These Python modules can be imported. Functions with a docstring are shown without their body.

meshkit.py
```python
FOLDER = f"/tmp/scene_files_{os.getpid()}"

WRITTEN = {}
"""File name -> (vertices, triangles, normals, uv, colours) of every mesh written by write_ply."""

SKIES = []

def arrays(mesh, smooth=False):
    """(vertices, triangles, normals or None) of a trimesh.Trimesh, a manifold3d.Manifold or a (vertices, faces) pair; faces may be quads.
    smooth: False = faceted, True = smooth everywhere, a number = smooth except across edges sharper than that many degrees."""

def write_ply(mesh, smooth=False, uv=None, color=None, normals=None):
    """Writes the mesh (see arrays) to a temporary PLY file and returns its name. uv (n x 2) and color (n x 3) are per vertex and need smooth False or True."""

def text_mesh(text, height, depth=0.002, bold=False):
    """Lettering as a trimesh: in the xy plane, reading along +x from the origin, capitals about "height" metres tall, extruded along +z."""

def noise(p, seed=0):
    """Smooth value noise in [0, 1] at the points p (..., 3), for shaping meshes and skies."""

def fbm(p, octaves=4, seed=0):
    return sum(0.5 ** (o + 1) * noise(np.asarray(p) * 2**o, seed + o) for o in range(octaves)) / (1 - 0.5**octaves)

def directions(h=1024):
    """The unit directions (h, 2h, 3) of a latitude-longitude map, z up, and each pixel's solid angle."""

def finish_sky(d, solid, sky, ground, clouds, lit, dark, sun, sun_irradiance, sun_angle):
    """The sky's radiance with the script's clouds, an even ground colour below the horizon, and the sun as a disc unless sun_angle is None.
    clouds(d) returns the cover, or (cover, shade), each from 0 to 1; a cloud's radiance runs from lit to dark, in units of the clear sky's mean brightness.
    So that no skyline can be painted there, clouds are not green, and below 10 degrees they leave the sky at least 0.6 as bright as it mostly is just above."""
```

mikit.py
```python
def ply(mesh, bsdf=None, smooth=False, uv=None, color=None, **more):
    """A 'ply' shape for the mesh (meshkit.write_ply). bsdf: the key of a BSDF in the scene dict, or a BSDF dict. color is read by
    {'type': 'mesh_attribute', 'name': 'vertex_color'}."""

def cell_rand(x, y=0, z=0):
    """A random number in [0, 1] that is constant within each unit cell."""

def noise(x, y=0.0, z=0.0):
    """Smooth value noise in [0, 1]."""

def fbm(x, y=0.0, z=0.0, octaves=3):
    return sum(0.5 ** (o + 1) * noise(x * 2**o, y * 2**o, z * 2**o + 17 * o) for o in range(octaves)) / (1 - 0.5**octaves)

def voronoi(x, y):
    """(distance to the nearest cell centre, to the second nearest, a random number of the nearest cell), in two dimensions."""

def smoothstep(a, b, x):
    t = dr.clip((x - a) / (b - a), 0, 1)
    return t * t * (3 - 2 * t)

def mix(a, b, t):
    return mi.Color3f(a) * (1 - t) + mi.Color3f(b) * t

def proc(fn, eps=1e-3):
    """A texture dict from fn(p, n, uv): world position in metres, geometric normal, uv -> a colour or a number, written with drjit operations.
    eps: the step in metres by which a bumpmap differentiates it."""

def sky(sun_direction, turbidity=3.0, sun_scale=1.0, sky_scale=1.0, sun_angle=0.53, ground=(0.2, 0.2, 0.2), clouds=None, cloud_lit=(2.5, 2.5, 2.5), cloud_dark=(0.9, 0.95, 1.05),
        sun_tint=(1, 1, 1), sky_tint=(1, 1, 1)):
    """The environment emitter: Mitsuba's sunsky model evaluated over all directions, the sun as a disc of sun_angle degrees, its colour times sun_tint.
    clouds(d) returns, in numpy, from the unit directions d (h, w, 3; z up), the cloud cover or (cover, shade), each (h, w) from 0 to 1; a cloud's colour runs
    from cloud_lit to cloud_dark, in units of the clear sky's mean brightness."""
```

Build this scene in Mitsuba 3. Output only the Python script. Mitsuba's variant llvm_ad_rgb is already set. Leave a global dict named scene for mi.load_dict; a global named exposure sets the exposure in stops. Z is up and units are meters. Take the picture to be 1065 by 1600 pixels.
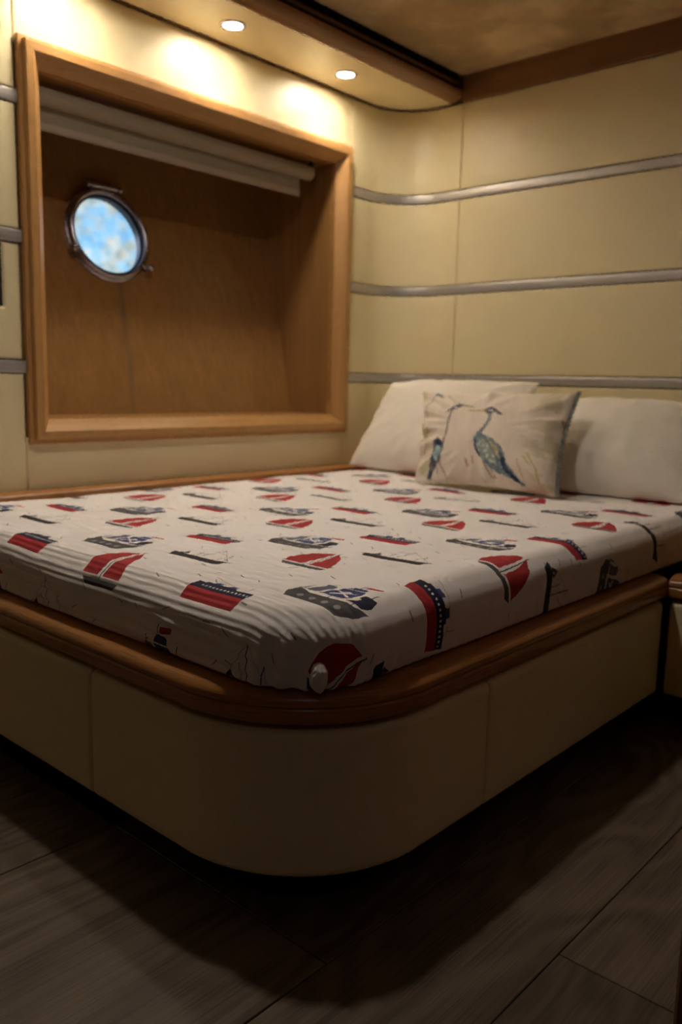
import math, random
import numpy as np, trimesh
import shapely.geometry as sg
import drjit as dr, mitsuba as mi
import mikit, meshkit
from mikit import proc, fbm, noise, smoothstep, mix, cell_rand

random.seed(7); RNG = np.random.default_rng(7)
T = mi.ScalarTransform4f
scene, labels = {'type': 'scene'}, {}

# ------------------------------------------------------------------ camera, sky, exposure
exposure = 3.32
CAM = np.array([-2.7742, -2.2022, 0.8310])
FWD = np.array([0.736812, 0.658842, -0.151776])
UP = np.array([0.097807, 0.118257, 0.988154])
scene['camera'] = {'type': 'thinlens', 'fov': 2 * math.degrees(math.atan(532.5 / 1299.27)), 'fov_axis': 'x',
                   'aperture_radius': 0.004, 'focus_distance': 1.25, 'near_clip': 0.02, 'far_clip': 500.0,
                   'to_world': T().look_at(origin=CAM.tolist(), target=(CAM + FWD).tolist(), up=UP.tolist())}


def cloud_cover(d):
    q = d * 95.0
    c = meshkit.fbm(q, 4, 3)
    return np.clip((c - 0.40) * 5.0, 0, 1), np.clip(meshkit.fbm(d * 110.0 + 9, 3, 11) * 1.5 - 0.35, 0, 1)


scene['sky'] = mikit.sky((-0.5, -0.6, 0.62), turbidity=3.0, sun_scale=0.3, sky_scale=0.55, ground=(0.1, 0.13, 0.15), clouds=cloud_cover,
                         cloud_lit=(2.2, 2.3, 2.2), cloud_dark=(0.8, 0.95, 0.95), sky_tint=(0.8, 1.0, 1.05))

LAMP = (38.0, 32.8, 25.5)          # radiance of a soffit downlight's lens
BED_LAMP = (42.0, 36.6, 30.5)       # the ceiling downlight over the bed, above the frame
DOOR_LAMP = (4.6, 4.15, 4.1)       # dim cool light in the aisle behind the camera

# measured levels (metres)
Z1, Z2, Z3 = 1.5604, 1.2054, 0.8583      # metal strips on the walls
ZS, ZC = 1.897, 1.984                    # soffit, ceiling
FX0, FX1, FZ0, FZ1 = -1.627, -0.306, 0.645, 1.714   # window frame
BX, BW = -2.022, -1.477                  # foot end and free side of the bed
ROOM_X, ROOM_Y = -3.9, -3.5
SEAM = -1.632


# ------------------------------------------------------------------ helpers
def key_of(name):
    k, n = name, 0
    while k in scene or k in labels:
        n += 1
        k = f'{name}_{n:03d}'
    return k


def E(name, mesh, bsdf, smooth=False, uv=None, parent=None, **more):
    k = key_of((parent + '__' if parent else '') + name)
    scene[k] = mikit.ply(mesh, bsdf, smooth, uv, **more)
    return k


def thing(name, label, cat, group=None):
    k = key_of(name)
    labels[k] = {'label': label, 'category': cat}
    if group:
        labels[k]['group'] = group
    return k


def struct(name, label=None):
    labels[name] = {'kind': 'structure'}
    if label:
        labels[name]['label'] = label
    return name


def tag(k, label):
    labels.setdefault(k, {})['label'] = label


def box(x0, x1, y0, y1, z0, z1):
    m = trimesh.creation.box((abs(x1 - x0), abs(y1 - y0), abs(z1 - z0)))
    m.apply_translation(((x0 + x1) / 2, (y0 + y1) / 2, (z0 + z1) / 2))
    return m


def cham(x0, x1, y0, y1, z0, z1, c=0.003):
    """A box with chamfered edges (hull of 24 points)."""
    pts = []
    for x, sx in ((x0, 1), (x1, -1)):
        for y, sy in ((y0, 1), (y1, -1)):
            for z, sz in ((z0, 1), (z1, -1)):
                pts += [(x + sx * c, y + sy * c, z), (x + sx * c, y, z + sz * c), (x, y + sy * c, z + sz * c)]
    return trimesh.convex.convex_hull(np.array(pts))


def cat(*ms):
    return trimesh.util.concatenate(list(ms))


def tube(p0, p1, r, n=20):
    return trimesh.creation.cylinder(radius=r, segment=[p0, p1], sections=n)


def lathe(profile, n=64):
    return trimesh.creation.revolve(np.array(profile, float), sections=n)


def frame_at(m, origin, ex, ey, ez):
    M = np.eye(4)
    M[:3, 0], M[:3, 1], M[:3, 2], M[:3, 3] = ex, ey, ez, origin
    m = m.copy()
    m.apply_transform(M)
    return m


def sweep(path, normals, prof, closed=False, close_prof=True):
    """Sweep a profile of (offset along the path's horizontal normal, z) along a path in plan. Returns (verts, faces, uv): u along, v around."""
    path, normals, prof = np.asarray(path, float), np.asarray(normals, float), np.asarray(prof, float)
    if close_prof:
        prof = np.vstack([prof, prof[:1]])
    n, m = len(path), len(prof)
    u = np.r_[0, np.cumsum(np.linalg.norm(np.diff(path, axis=0), axis=1))]
    v = np.r_[0, np.cumsum(np.linalg.norm(np.diff(prof, axis=0), axis=1))]
    P = path[:, None, :] + normals[:, None, :] * prof[None, :, :1]
    V = np.concatenate([P, np.broadcast_to(prof[None, :, 1:], (n, m, 1))], -1).reshape(-1, 3)
    UV = np.stack(np.meshgrid(u, v, indexing='ij'), -1).reshape(-1, 2)
    F = []
    for i in range(n - 1):
        for j in range(m - 1):
            a, b, c, d = i * m + j, i * m + j + 1, (i + 1) * m + j + 1, (i + 1) * m + j
            F += [(a, b, c), (a, c, d)]
    if close_prof:   # end caps
        poly = sg.Polygon(prof[:-1])
        tv, tf = trimesh.creation.triangulate_polygon(poly, engine='earcut')
        for i, flip in ((0, 1), (n - 1, 0)):
            base = len(V)
            cap = np.c_[path[i][None] + normals[i][None] * tv[:, :1], tv[:, 1]]
            V = np.vstack([V, cap]); UV = np.vstack([UV, np.c_[tv[:, 0], tv[:, 1]]])
            F += [tuple(base + (t[::-1] if flip else t)) for t in tf]
    return V, np.array(F), UV


def unweld(V, F, UV, angle=35):
    """Split a swept mesh at sharp edges and keep its uv."""
    m = trimesh.Trimesh(V, F, process=False)
    return m, UV


# ------------------------------------------------------------------ materials
def principled(color, rough=0.5, spec=0.5, **k):
    d = {'type': 'principled', 'base_color': color if isinstance(color, dict) else {'type': 'rgb', 'value': list(color)}, 'roughness': rough, 'specular': spec}
    d.update(k)
    return {'type': 'twosided', 'bsdf': d}


def bumped(inner, fn, scale=1.0, eps=1e-3):
    return {'type': 'twosided', 'bsdf': {'type': 'bumpmap', 'arbitrary': proc(fn, eps), 'scale': scale, 'bsdf': inner['bsdf']}}


def leather_col(p, n, uv):
    t = fbm(p.x * 5, p.y * 5, p.z * 5, 3)
    return mix((0.74, 0.65, 0.40), (0.79, 0.70, 0.45), t)


scene['leather'] = principled(proc(leather_col), 0.42, 0.45)


def wood(a, b, along, across_scale=1.0, red=0.0):
    """Oak-like grain. along: 'x', 'y', 'z' or 'u'."""
    def fn(p, n, uv):
        if along == 'u':
            l, c, e = uv.x, uv.y, p.z * 0
        elif along == 'x':
            l, c, e = p.x, p.z, p.y
        elif along == 'y':
            l, c, e = p.y, p.x, p.z
        else:
            l, c, e = p.z, p.x + p.y * 0.3, p.y
        w = fbm(l * 1.3, c * 9, e * 9, 3)
        fine = noise(l * 7, (c + w * 0.02) * 420 * across_scale, e * 420 * across_scale)
        mid = noise(l * 2.2 + 3, (c + w * 0.03) * 90 * across_scale, e * 90 * across_scale)
        pore = smoothstep(0.66, 0.9, noise(l * 22, c * 700 * across_scale, e * 700))
        t = dr.clip(0.45 * fine + 0.4 * mid + 0.3 * w - 0.08, 0, 1)
        return mix(a, b, t) * (1 - 0.25 * pore)
    return fn


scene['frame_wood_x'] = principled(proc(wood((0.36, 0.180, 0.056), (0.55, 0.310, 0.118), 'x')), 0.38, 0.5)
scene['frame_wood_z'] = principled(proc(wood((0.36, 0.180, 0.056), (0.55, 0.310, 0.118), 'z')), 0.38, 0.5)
scene['beam_wood'] = principled(proc(wood((0.19, 0.09, 0.033), (0.31, 0.16, 0.068), 'x')), 0.35, 0.5)
scene['band_wood'] = principled(proc(wood((0.14, 0.062, 0.022), (0.22, 0.108, 0.044), 'y')), 0.35, 0.5)
scene['rail_wood'] = principled(proc(wood((0.27, 0.105, 0.028), (0.44, 0.19, 0.06), 'u')), 0.28, 0.55)
scene['dark_wood'] = principled(proc(wood((0.09, 0.035, 0.018), (0.14, 0.06, 0.03), 'z')), 0.35, 0.5)


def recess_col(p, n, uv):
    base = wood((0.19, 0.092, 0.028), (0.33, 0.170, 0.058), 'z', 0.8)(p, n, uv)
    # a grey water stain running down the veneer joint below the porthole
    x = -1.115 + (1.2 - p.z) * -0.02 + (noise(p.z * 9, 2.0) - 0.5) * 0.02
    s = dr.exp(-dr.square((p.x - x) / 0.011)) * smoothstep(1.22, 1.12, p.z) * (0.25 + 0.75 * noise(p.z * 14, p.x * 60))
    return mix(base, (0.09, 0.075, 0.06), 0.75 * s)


scene['recess_wood'] = principled(proc(recess_col), 0.33, 0.5)


def plank_col(p, n, uv):
    c = cell_rand(uv.x, uv.y, 5)              # uv carries the plank's own number
    l, q = p.x + c * 13, p.y + c * 7
    w = fbm(l * 1.6, q * 6, 0.0, 3)
    cath = 0.5 + 0.5 * dr.sin((q * 60 + dr.square(w * 2.6) * 9 + l * 1.2))
    fine = noise(l * 9, (q + w * 0.02) * 480)
    t = dr.clip(0.3 * cath + 0.35 * fine + 0.5 * w - 0.1, 0, 1)
    k = 0.50 + 0.36 * c
    return mix((0.075, 0.055, 0.042), (0.27, 0.21, 0.16), t) * k


scene['floor_wood'] = principled(proc(plank_col), 0.42, 0.4)
scene['subfloor'] = principled((0.02, 0.016, 0.013), 0.8, 0.2)
scene['plinth_black'] = principled((0.012, 0.01, 0.009), 0.7, 0.2)
scene['seam_dark'] = principled((0.22, 0.17, 0.09), 0.8, 0.2)
scene['gasket'] = principled((0.10, 0.055, 0.025), 0.6, 0.3)
scene['slot_dark'] = principled((0.02, 0.014, 0.01), 0.7, 0.2)


def suede(p, n, uv):
    t = fbm(p.x * 6, p.y * 6 + 0.7 * fbm(p.x * 3, p.y * 3, 2.0), 1.0, 4)
    s = noise(p.x * 140, p.y * 140)
    return mix((0.38, 0.265, 0.14), (0.64, 0.48, 0.28), smoothstep(0.28, 0.72, t) * 0.85 + 0.15 * s)


scene['ceiling_suede'] = principled(proc(suede), 0.95, 0.1, sheen=0.4)


def brushed(p, n, uv):
    t = noise(uv.x * 3, uv.y * 2600)
    return mix((0.40, 0.38, 0.37), (0.56, 0.54, 0.53), t)


scene['strip_metal'] = principled(proc(brushed), 0.42, 0.5, metallic=0.6)
scene['strip_edge'] = principled((0.09, 0.075, 0.05), 0.6, 0.3)
scene['steel'] = {'type': 'twosided', 'bsdf': {'type': 'roughconductor', 'material': 'Cr', 'alpha': 0.12}}
scene['chrome'] = {'type': 'twosided', 'bsdf': {'type': 'roughconductor', 'material': 'Cr', 'alpha': 0.12, 'specular_reflectance': {'type': 'rgb', 'value': [0.62, 0.62, 0.68]}}}
scene['rubber'] = principled((0.015, 0.015, 0.017), 0.6, 0.3)


def pane_tint(p, n, uv):
    t = fbm(p.x * 26, p.y * 26, p.z * 20, 4)
    return mix((0.62, 0.80, 0.88), (1.0, 1.0, 0.96), smoothstep(0.36, 0.62, t))


scene['pane_glass'] = {'type': 'thindielectric', 'specular_transmittance': proc(pane_tint)}
scene['blind_fabric'] = principled((0.33, 0.28, 0.21), 0.85, 0.2)
scene['blind_bar'] = principled((0.40, 0.34, 0.27), 0.6, 0.3)


def linen(p, n, uv):
    t = fbm(p.x * 9, p.y * 9, p.z * 9, 2)
    return mix((0.83, 0.79, 0.71), (0.88, 0.84, 0.77), t)


scene['pillow_white'] = principled(proc(linen), 0.85, 0.2, sheen=0.2)
scene['hull_white'] = principled((0.6, 0.6, 0.6), 0.5)


# --- the printed quilt
def inside(u, v, poly):
    r = mi.Bool(False)
    n = len(poly)
    for i in range(n):
        (xi, yi), (xj, yj) = poly[i], poly[i - 1]
        if yi == yj:
            continue
        r = r ^ (((yi > v) != (yj > v)) & (u < (xj - xi) / (yj - yi) * (v - yi) + xi))
    return r


def stroke(u, v, a, b, w):
    dx, dy = b[0] - a[0], b[1] - a[1]
    L = dx * dx + dy * dy
    t = dr.clip(((u - a[0]) * dx + (v - a[1]) * dy) / L, 0, 1)
    return dr.square(u - a[0] - t * dx) + dr.square(v - a[1] - t * dy) < w * w


def dot(u, v, x, y, r):
    return dr.square(u - x) + dr.square(v - y) < r * r


NAVY, BLUE, RED, GREY, WHITE, INK = (0.022, 0.026, 0.062), (0.05, 0.065, 0.19), (0.40, 0.040, 0.048), (0.085, 0.085, 0.095), (0.80, 0.76, 0.73), (0.035, 0.033, 0.04)


def lattice(s, t, s0, t0, size=1.0, step=0.263):
    """Coordinates relative to the nearest repeat of a motif that is printed first at (s0, t0)."""
    ds, dt = s - s0, t - t0
    j = dr.round(dt / -step)
    ds2 = ds - 0.325 * j
    k = dr.round(ds2 / 0.575)
    return (ds2 - 0.575 * k) / size, (dt + step * j) / size, j, k


SAIL_L = [(-.012, -.05), (-.070, -.05), (-.079, -.012), (-.072, .028), (-.050, .062), (-.022, .076), (-.016, .02)]
SAIL_R = [(.006, -.05), (.002, .01), (-.014, .077), (.018, .048), (.046, .0), (.068, -.05)]
SAIL_HULL = [(-.064, -.058), (.07, -.058), (.056, -.074), (-.048, -.074)]
STEAM_RED = [(-.097, -.03), (-.092, -.046), (.094, -.046), (.10, -.006), (-.10, -.006)]
STEAM_NAVY = [(-.10, -.006), (.10, -.006), (.103, .026), (.04, .024), (.038, .034), (-.07, .034), (-.072, .026), (-.098, .028)]
STEAM_F1 = [(-.05, .032), (-.026, .032), (-.024, .05), (-.048, .05)]
STEAM_F2 = [(.0, .032), (.026, .032), (.027, .05), (.002, .05)]
TUG_HULL = [(-.10, -.004), (-.088, -.036), (.085, -.036), (.104, .008), (.06, -.008), (-.05, -.008)]
TUG_CAB = [(-.085, .0), (-.07, .02), (-.052, .001), (-.068, -.014)]
P_HULL = [(-.105, .005), (-.115, -.03), (-.09, -.072), (.07, -.072), (.10, -.04), (.108, .008), (.075, -.012), (-.06, -.016)]
P_MAIN = [(-.05, .0), (.028, .0), (.042, .035), (.036, .075), (-.03, .075), (-.036, .04)]
P_TOP = [(-.028, .079), (.028, .079), (.022, .10), (-.018, .10)]
P_FORE = [(-.098, .002), (-.06, .002), (-.048, .035), (-.046, .07), (-.076, .07), (-.08, .035)]
P_AFT = [(.04, -.004), (.088, .0), (.096, .03), (.082, .062), (.048, .058), (.054, .025)]
P_JIB = [(-.118, .0), (-.104, .0), (-.088, .05)]
P_FLAG = [(.006, .106), (.05, .114), (.05, .128), (.006, .124)]
P_SWIRL = [(-.06, -.012), (-.036, -.012), (-.018, .005), (-.05, .002)]


def quilt_col(p, n, uv):
    s, t = mi.Float(uv.x), mi.Float(uv.y)
    c = mix((0.79, 0.765, 0.765), (0.84, 0.815, 0.815), fbm(s * 9, t * 9, 0.0, 2))

    def put(c, mask, col):
        return dr.select(mask, mi.Color3f(col), c)
    # scattered pencil flecks (birds, waves)
    j, k = dr.floor(s / 0.055), dr.floor(t / 0.05)
    r1, r2, r3 = cell_rand(j, k, 1), cell_rand(j, k, 2), cell_rand(j, k, 3)
    fu, fv = s - (j + 0.2 + 0.6 * r1) * 0.055, t - (k + 0.2 + 0.6 * r2) * 0.05
    fleck = (r3 < 0.42) & (dr.abs(fv - fu * (r1 - 0.5) * 2) < 0.0014) & (dr.abs(fu) < 0.004 + 0.005 * r2)
    c = put(c, fleck, (0.33, 0.31, 0.32))
    # sailing boats
    u, v, _, _ = lattice(s, t, .21, -.90, .82)
    c = put(c, stroke(u, v, (.0, -.06), (-.014, .088), .0016), GREY)
    c = put(c, inside(u, v, SAIL_L) | inside(u, v, SAIL_R), RED)
    c = put(c, inside(u, v, SAIL_HULL), GREY)
    # steamers
    u, v, _, _ = lattice(s, t, .49, -.905, .66)
    c = put(c, inside(u, v, STEAM_NAVY), NAVY)
    c = put(c, inside(u, v, STEAM_RED), RED)
    c = put(c, inside(u, v, STEAM_F1) | inside(u, v, STEAM_F2), BLUE)
    fx = u / 0.0135
    c = put(c, (dr.abs(fx - dr.round(fx)) < 0.22) & (dr.abs(v - .012) < 0.0035) & (dr.abs(u - .01) < .085), WHITE)
    c = put(c, stroke(u, v, (.012, .05), (-.09, .075), .0008) | stroke(u, v, (.06, .022), (.062, .07), .001), (0.4, 0.25, 0.25))
    # fishing boats with thin masts
    u, v, _, _ = lattice(s, t, .29, -.775, .76)
    c = put(c, inside(u, v, TUG_HULL) | inside(u, v, TUG_CAB), INK)
    c = put(c, dot(u, v, -.068, .002, .004), WHITE)
    c = put(c, stroke(u, v, (-.01, -.02), (-.008, .085), .0016) | stroke(u, v, (.045, -.02), (.05, .06), .0014) | stroke(u, v, (-.03, -.02), (-.033, .04), .0012), INK)
    c = put(c, stroke(u, v, (-.008, .085), (.095, .0), .0008) | stroke(u, v, (-.008, .085), (-.07, .018), .0008) | stroke(u, v, (.05, .06), (.075, .0), .0008) | stroke(u, v, (-.02, .06), (.03, .055), .0009), (0.36, 0.34, 0.35))
    # tall ships
    u, v, _, _ = lattice(s, t, .070, -.777, .67, 0.270)
    c = put(c, stroke(u, v, (-.005, -.02), (-.002, .128), .0016) | stroke(u, v, (-.075, -.02), (-.06, .09), .0014) | stroke(u, v, (.066, -.02), (.066, .085), .0014), GREY)
    c = put(c, inside(u, v, P_HULL), GREY)
    fx = (u + .06) / .038
    c = put(c, (dr.square((fx - dr.round(fx)) * .038) + dr.square(v + .046) < .0085 ** 2) & (dr.abs(u) < .08), (0.30, 0.30, 0.33))
    c = put(c, inside(u, v, P_MAIN) | inside(u, v, P_TOP), BLUE)
    c = put(c, inside(u, v, P_FORE), (0.13, 0.14, 0.20))
    c = put(c, inside(u, v, P_AFT), NAVY)
    c = put(c, inside(u, v, P_JIB), (0.25, 0.25, 0.28))
    c = put(c, inside(u, v, P_SWIRL) | stroke(u, v, (.04, .0), (.056, .028), .004), WHITE)
    c = put(c, stroke(u, v, (-.026, .02), (.026, .05), .0032) | stroke(u, v, (.026, .02), (-.026, .05), .0032) | dot(u, v, 0.0, .047, .0125) | dot(u, v, 0.0, .035, .007), WHITE)
    c = put(c, dot(u, v, -.0048, .048, .0032) | dot(u, v, .0048, .048, .0032), BLUE)
    c = put(c, inside(u, v, P_FLAG), RED)
    return c


def quilt_relief(p, n, uv):
    # quilting channels across the bed, with crumpled cloth between
    t = uv.y + (fbm(uv.x * 5, uv.y * 5, 0.0, 2) - 0.5) * 0.006
    f = t / 0.0125
    d = dr.abs(f - dr.round(f))
    return 0.0013 * smoothstep(0.0, 0.5, d) + 0.0012 * fbm(uv.x * 70, uv.y * 110, 0.0, 2)


scene['quilt_print'] = bumped(principled(proc(quilt_col), 0.85, 0.2, sheen=0.15), quilt_relief)


# --- the heron cushion
def cushion_col(p, n, uv):
    a, b = mi.Float(uv.x), mi.Float(uv.y)
    a, b = a - 0.03 - 0.08 * b * (0.5 + a), dr.power(dr.maximum(b, 1e-4), 1.45)      # a to the right, b down, both 0..1 on the front
    x, y = a * 0.53, b * 0.36                      # metres on the cover
    c = mix((0.76, 0.67, 0.58), (0.84, 0.77, 0.68), fbm(x * 16, y * 5, 0.0, 3))
    # linen slub
    c = c * (0.93 + 0.1 * noise(x * 420, y * 60))

    def put(c, m, col, k=1.0):
        return dr.select(m, mix(c, col, k), c)

    brush = smoothstep(0.52, 0.75, noise(x * 240 + y * 90, y * 110 - x * 60))

    def S(c, pts, w, col, k=1.0):
        m = mi.Bool(False)
        for i in range(len(pts) - 1):
            q0, q1 = pts[i], pts[i + 1]
            m = m | stroke(x, y, (q0[0] * .53, q0[1] * .36), (q1[0] * .53, q1[1] * .36), w)
        return put(c, m, col, k)

    def P(c, pts, col, k=1.0):
        return put(c, inside(x + (noise(x * 90, y * 90) - .5) * .006, y + (noise(x * 90 + 7, y * 90) - .5) * .006, [(q[0] * .53, q[1] * .36) for q in pts]), mix(col, mi.Color3f(col) * 1.7 + 0.05, brush), k)
    teal, deep, pale, slate = (0.14, 0.20, 0.235), (0.02, 0.035, 0.075), (0.40, 0.50, 0.50), (0.10, 0.10, 0.13)
    # washes of reed at the two ends
    g = smoothstep(0.64, 0.86, a) * smoothstep(0.45, 0.6, fbm(x * 20, y * 30, 3.0, 3))
    c = mix(c, (0.42, 0.38, 0.20), 0.55 * g)
    g = smoothstep(0.12, 0.0, a) * smoothstep(0.45, 0.6, fbm(x * 26, y * 14, 8.0, 3))
    c = mix(c, (0.50, 0.46, 0.22), 0.5 * g)
    for pts, w, col, k in (([(.0, .42), (.05, .35)], .004, (.36, .34, .10), .8), ([(.0, .50), (.06, .43)], .004, (.36, .34, .10), .8), ([(.0, .62), (.05, .55)], .003, (.45, .42, .2), .7),
                           ([(.0, .35), (.03, .12), (.1, .02)], .0022, (.22, .2, .19), .7), ([(.09, .01), (.14, .03)], .004, (.12, .12, .14), .8),
                           ([(.72, .58), (.77, .74), (.78, .9)], .004, (.47, .44, .16), .8), ([(.70, .62), (.73, .70)], .004, (.50, .47, .18), .8), ([(.92, .2), (.955, .36)], .006, (.28, .2, .08), .8),
                           ([(.93, .3), (.94, .95)], .003, (.3, .26, .16), .7), ([(.88, .72), (.93, .86)], .003, (.35, .3, .16), .7), ([(.66, .66), (.69, .95)], .0016, (.3, .24, .16), .7),
                           ([(.335, .70), (.345, .79)], .003, (.36, .10, .06), .9), ([(.385, .67), (.38, .76)], .0022, (.36, .10, .06), .9), ([(.42, .92), (.44, .99)], .003, (.38, .34, .2), .7)):
        c = S(c, pts, w, col, k)
    # left heron: beak to the right
    c = S(c, [(.135, .70), (.165, .86), (.185, .97)], .0018, (.22, .14, .12))
    c = S(c, [(.125, .72), (.118, .9)], .0016, (.25, .17, .14))
    c = S(c, [(.245, .135), (.235, .19), (.215, .30), (.21, .38), (.19, .48), (.18, .56)], .0032, (.17, .14, .16))
    c = P(c, [(.14, .44), (.175, .50), (.185, .60), (.15, .74), (.10, .84), (.05, .97), (.035, .94), (.06, .82), (.09, .68), (.10, .52)], slate)
    c = P(c, [(.13, .50), (.165, .54), (.165, .62), (.13, .74), (.105, .72), (.11, .58)], (0.22, 0.31, 0.36))
    c = P(c, [(.125, .46), (.165, .50), (.17, .57), (.125, .535)], deep)
    c = P(c, [(.065, .86), (.08, .88), (.06, .985), (.03, .97)], deep)
    c = P(c, [(.285, .105), (.315, .12), (.30, .15), (.25, .165), (.18, .20), (.24, .135)], slate)
    c = S(c, [(.30, .135), (.385, .145)], .0022, (.30, .24, .16))
    c = S(c, [(.255, .14), (.275, .15)], .0024, WHITE)
    # right heron: beak to the left
    c = S(c, [(.445, .62), (.455, .74), (.475, .86), (.49, .91)], .0022, (.26, .16, .13))
    c = S(c, [(.475, .70), (.49, .80), (.505, .90)], .002, (.26, .16, .13))
    c = S(c, [(.50, .22), (.495, .28), (.465, .36), (.435, .42)], .0052, (.20, .20, .22))
    c = S(c, [(.502, .22), (.497, .28), (.468, .36)], .0018, pale)
    c = P(c, [(.42, .40), (.46, .42), (.53, .49), (.575, .56), (.595, .70), (.645, .86), (.69, .95), (.66, .96), (.60, .90), (.53, .84), (.46, .74), (.415, .62), (.398, .50)], teal)
    c = P(c, [(.43, .46), (.47, .48), (.52, .62), (.54, .76), (.47, .70), (.42, .58)], (.30, .36, .34))
    c = P(c, [(.49, .47), (.55, .55), (.56, .68), (.53, .66)], (.42, .38, .27))
    c = P(c, [(.55, .60), (.585, .66), (.60, .78), (.655, .90), (.69, .96), (.63, .92), (.57, .80)], deep)
    c = S(c, [(.41, .48), (.405, .56), (.43, .66)], .0028, deep)
    c = S(c, [(.47, .47), (.52, .58), (.55, .72)], .0016, slate)
    c = P(c, [(.455, .175), (.50, .15), (.54, .17), (.575, .215), (.56, .23), (.52, .20), (.49, .215), (.46, .20)], slate)
    c = S(c, [(.36, .185), (.465, .185)], .0026, (.50, .43, .20))
    c = S(c, [(.49, .18), (.51, .178)], .0024, WHITE)
    return c


def cloth_relief(p, n, uv):
    return 0.005 * fbm(p.x * 15, p.y * 15, p.z * 11, 3)


scene['cushion_print'] = bumped(principled(proc(cushion_col), 0.85, 0.2, sheen=0.2), cloth_relief, eps=2e-3)


def fringe_col(p, n, uv):
    t = noise(uv.x * 260, 0.0)
    return mix((0.10, 0.12, 0.12), (0.30, 0.31, 0.28), t)


scene['fringe'] = principled(proc(fringe_col), 0.9, 0.2)

# ------------------------------------------------------------------ setting: walls
R0, RC = 0.19, 0.19      # radius of the rounded corner


def wall_path(off=0.0, n=16):
    """Plan of the window wall, the rounded corner and the head wall (points, inward normals), s measured on the face."""
    pts, nor = [(ROOM_X, 0.0), (-RC, 0.0)], [(0, -1), (0, -1)]
    for k in range(1, n + 1):
        a = math.pi / 2 * (1 - k / n)
        pts.append((-RC + RC * math.cos(a), -RC + RC * math.sin(a)))
        nor.append((-math.cos(a), -math.sin(a)))
    pts.append((0.0, ROOM_Y)); nor.append((-1, 0))
    return np.array(pts), np.array(nor, float)


WP, WN = wall_path()
WS = np.r_[0, np.cumsum(np.linalg.norm(np.diff(WP, axis=0), axis=1))]


def on_wall(s):
    s = np.asarray(s, float)
    p = np.stack([np.interp(s, WS, WP[:, k]) for k in (0, 1)], -1)
    n = np.stack([np.interp(s, WS, WN[:, k]) for k in (0, 1)], -1)
    return p, n / np.linalg.norm(n, axis=-1, keepdims=True)


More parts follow.
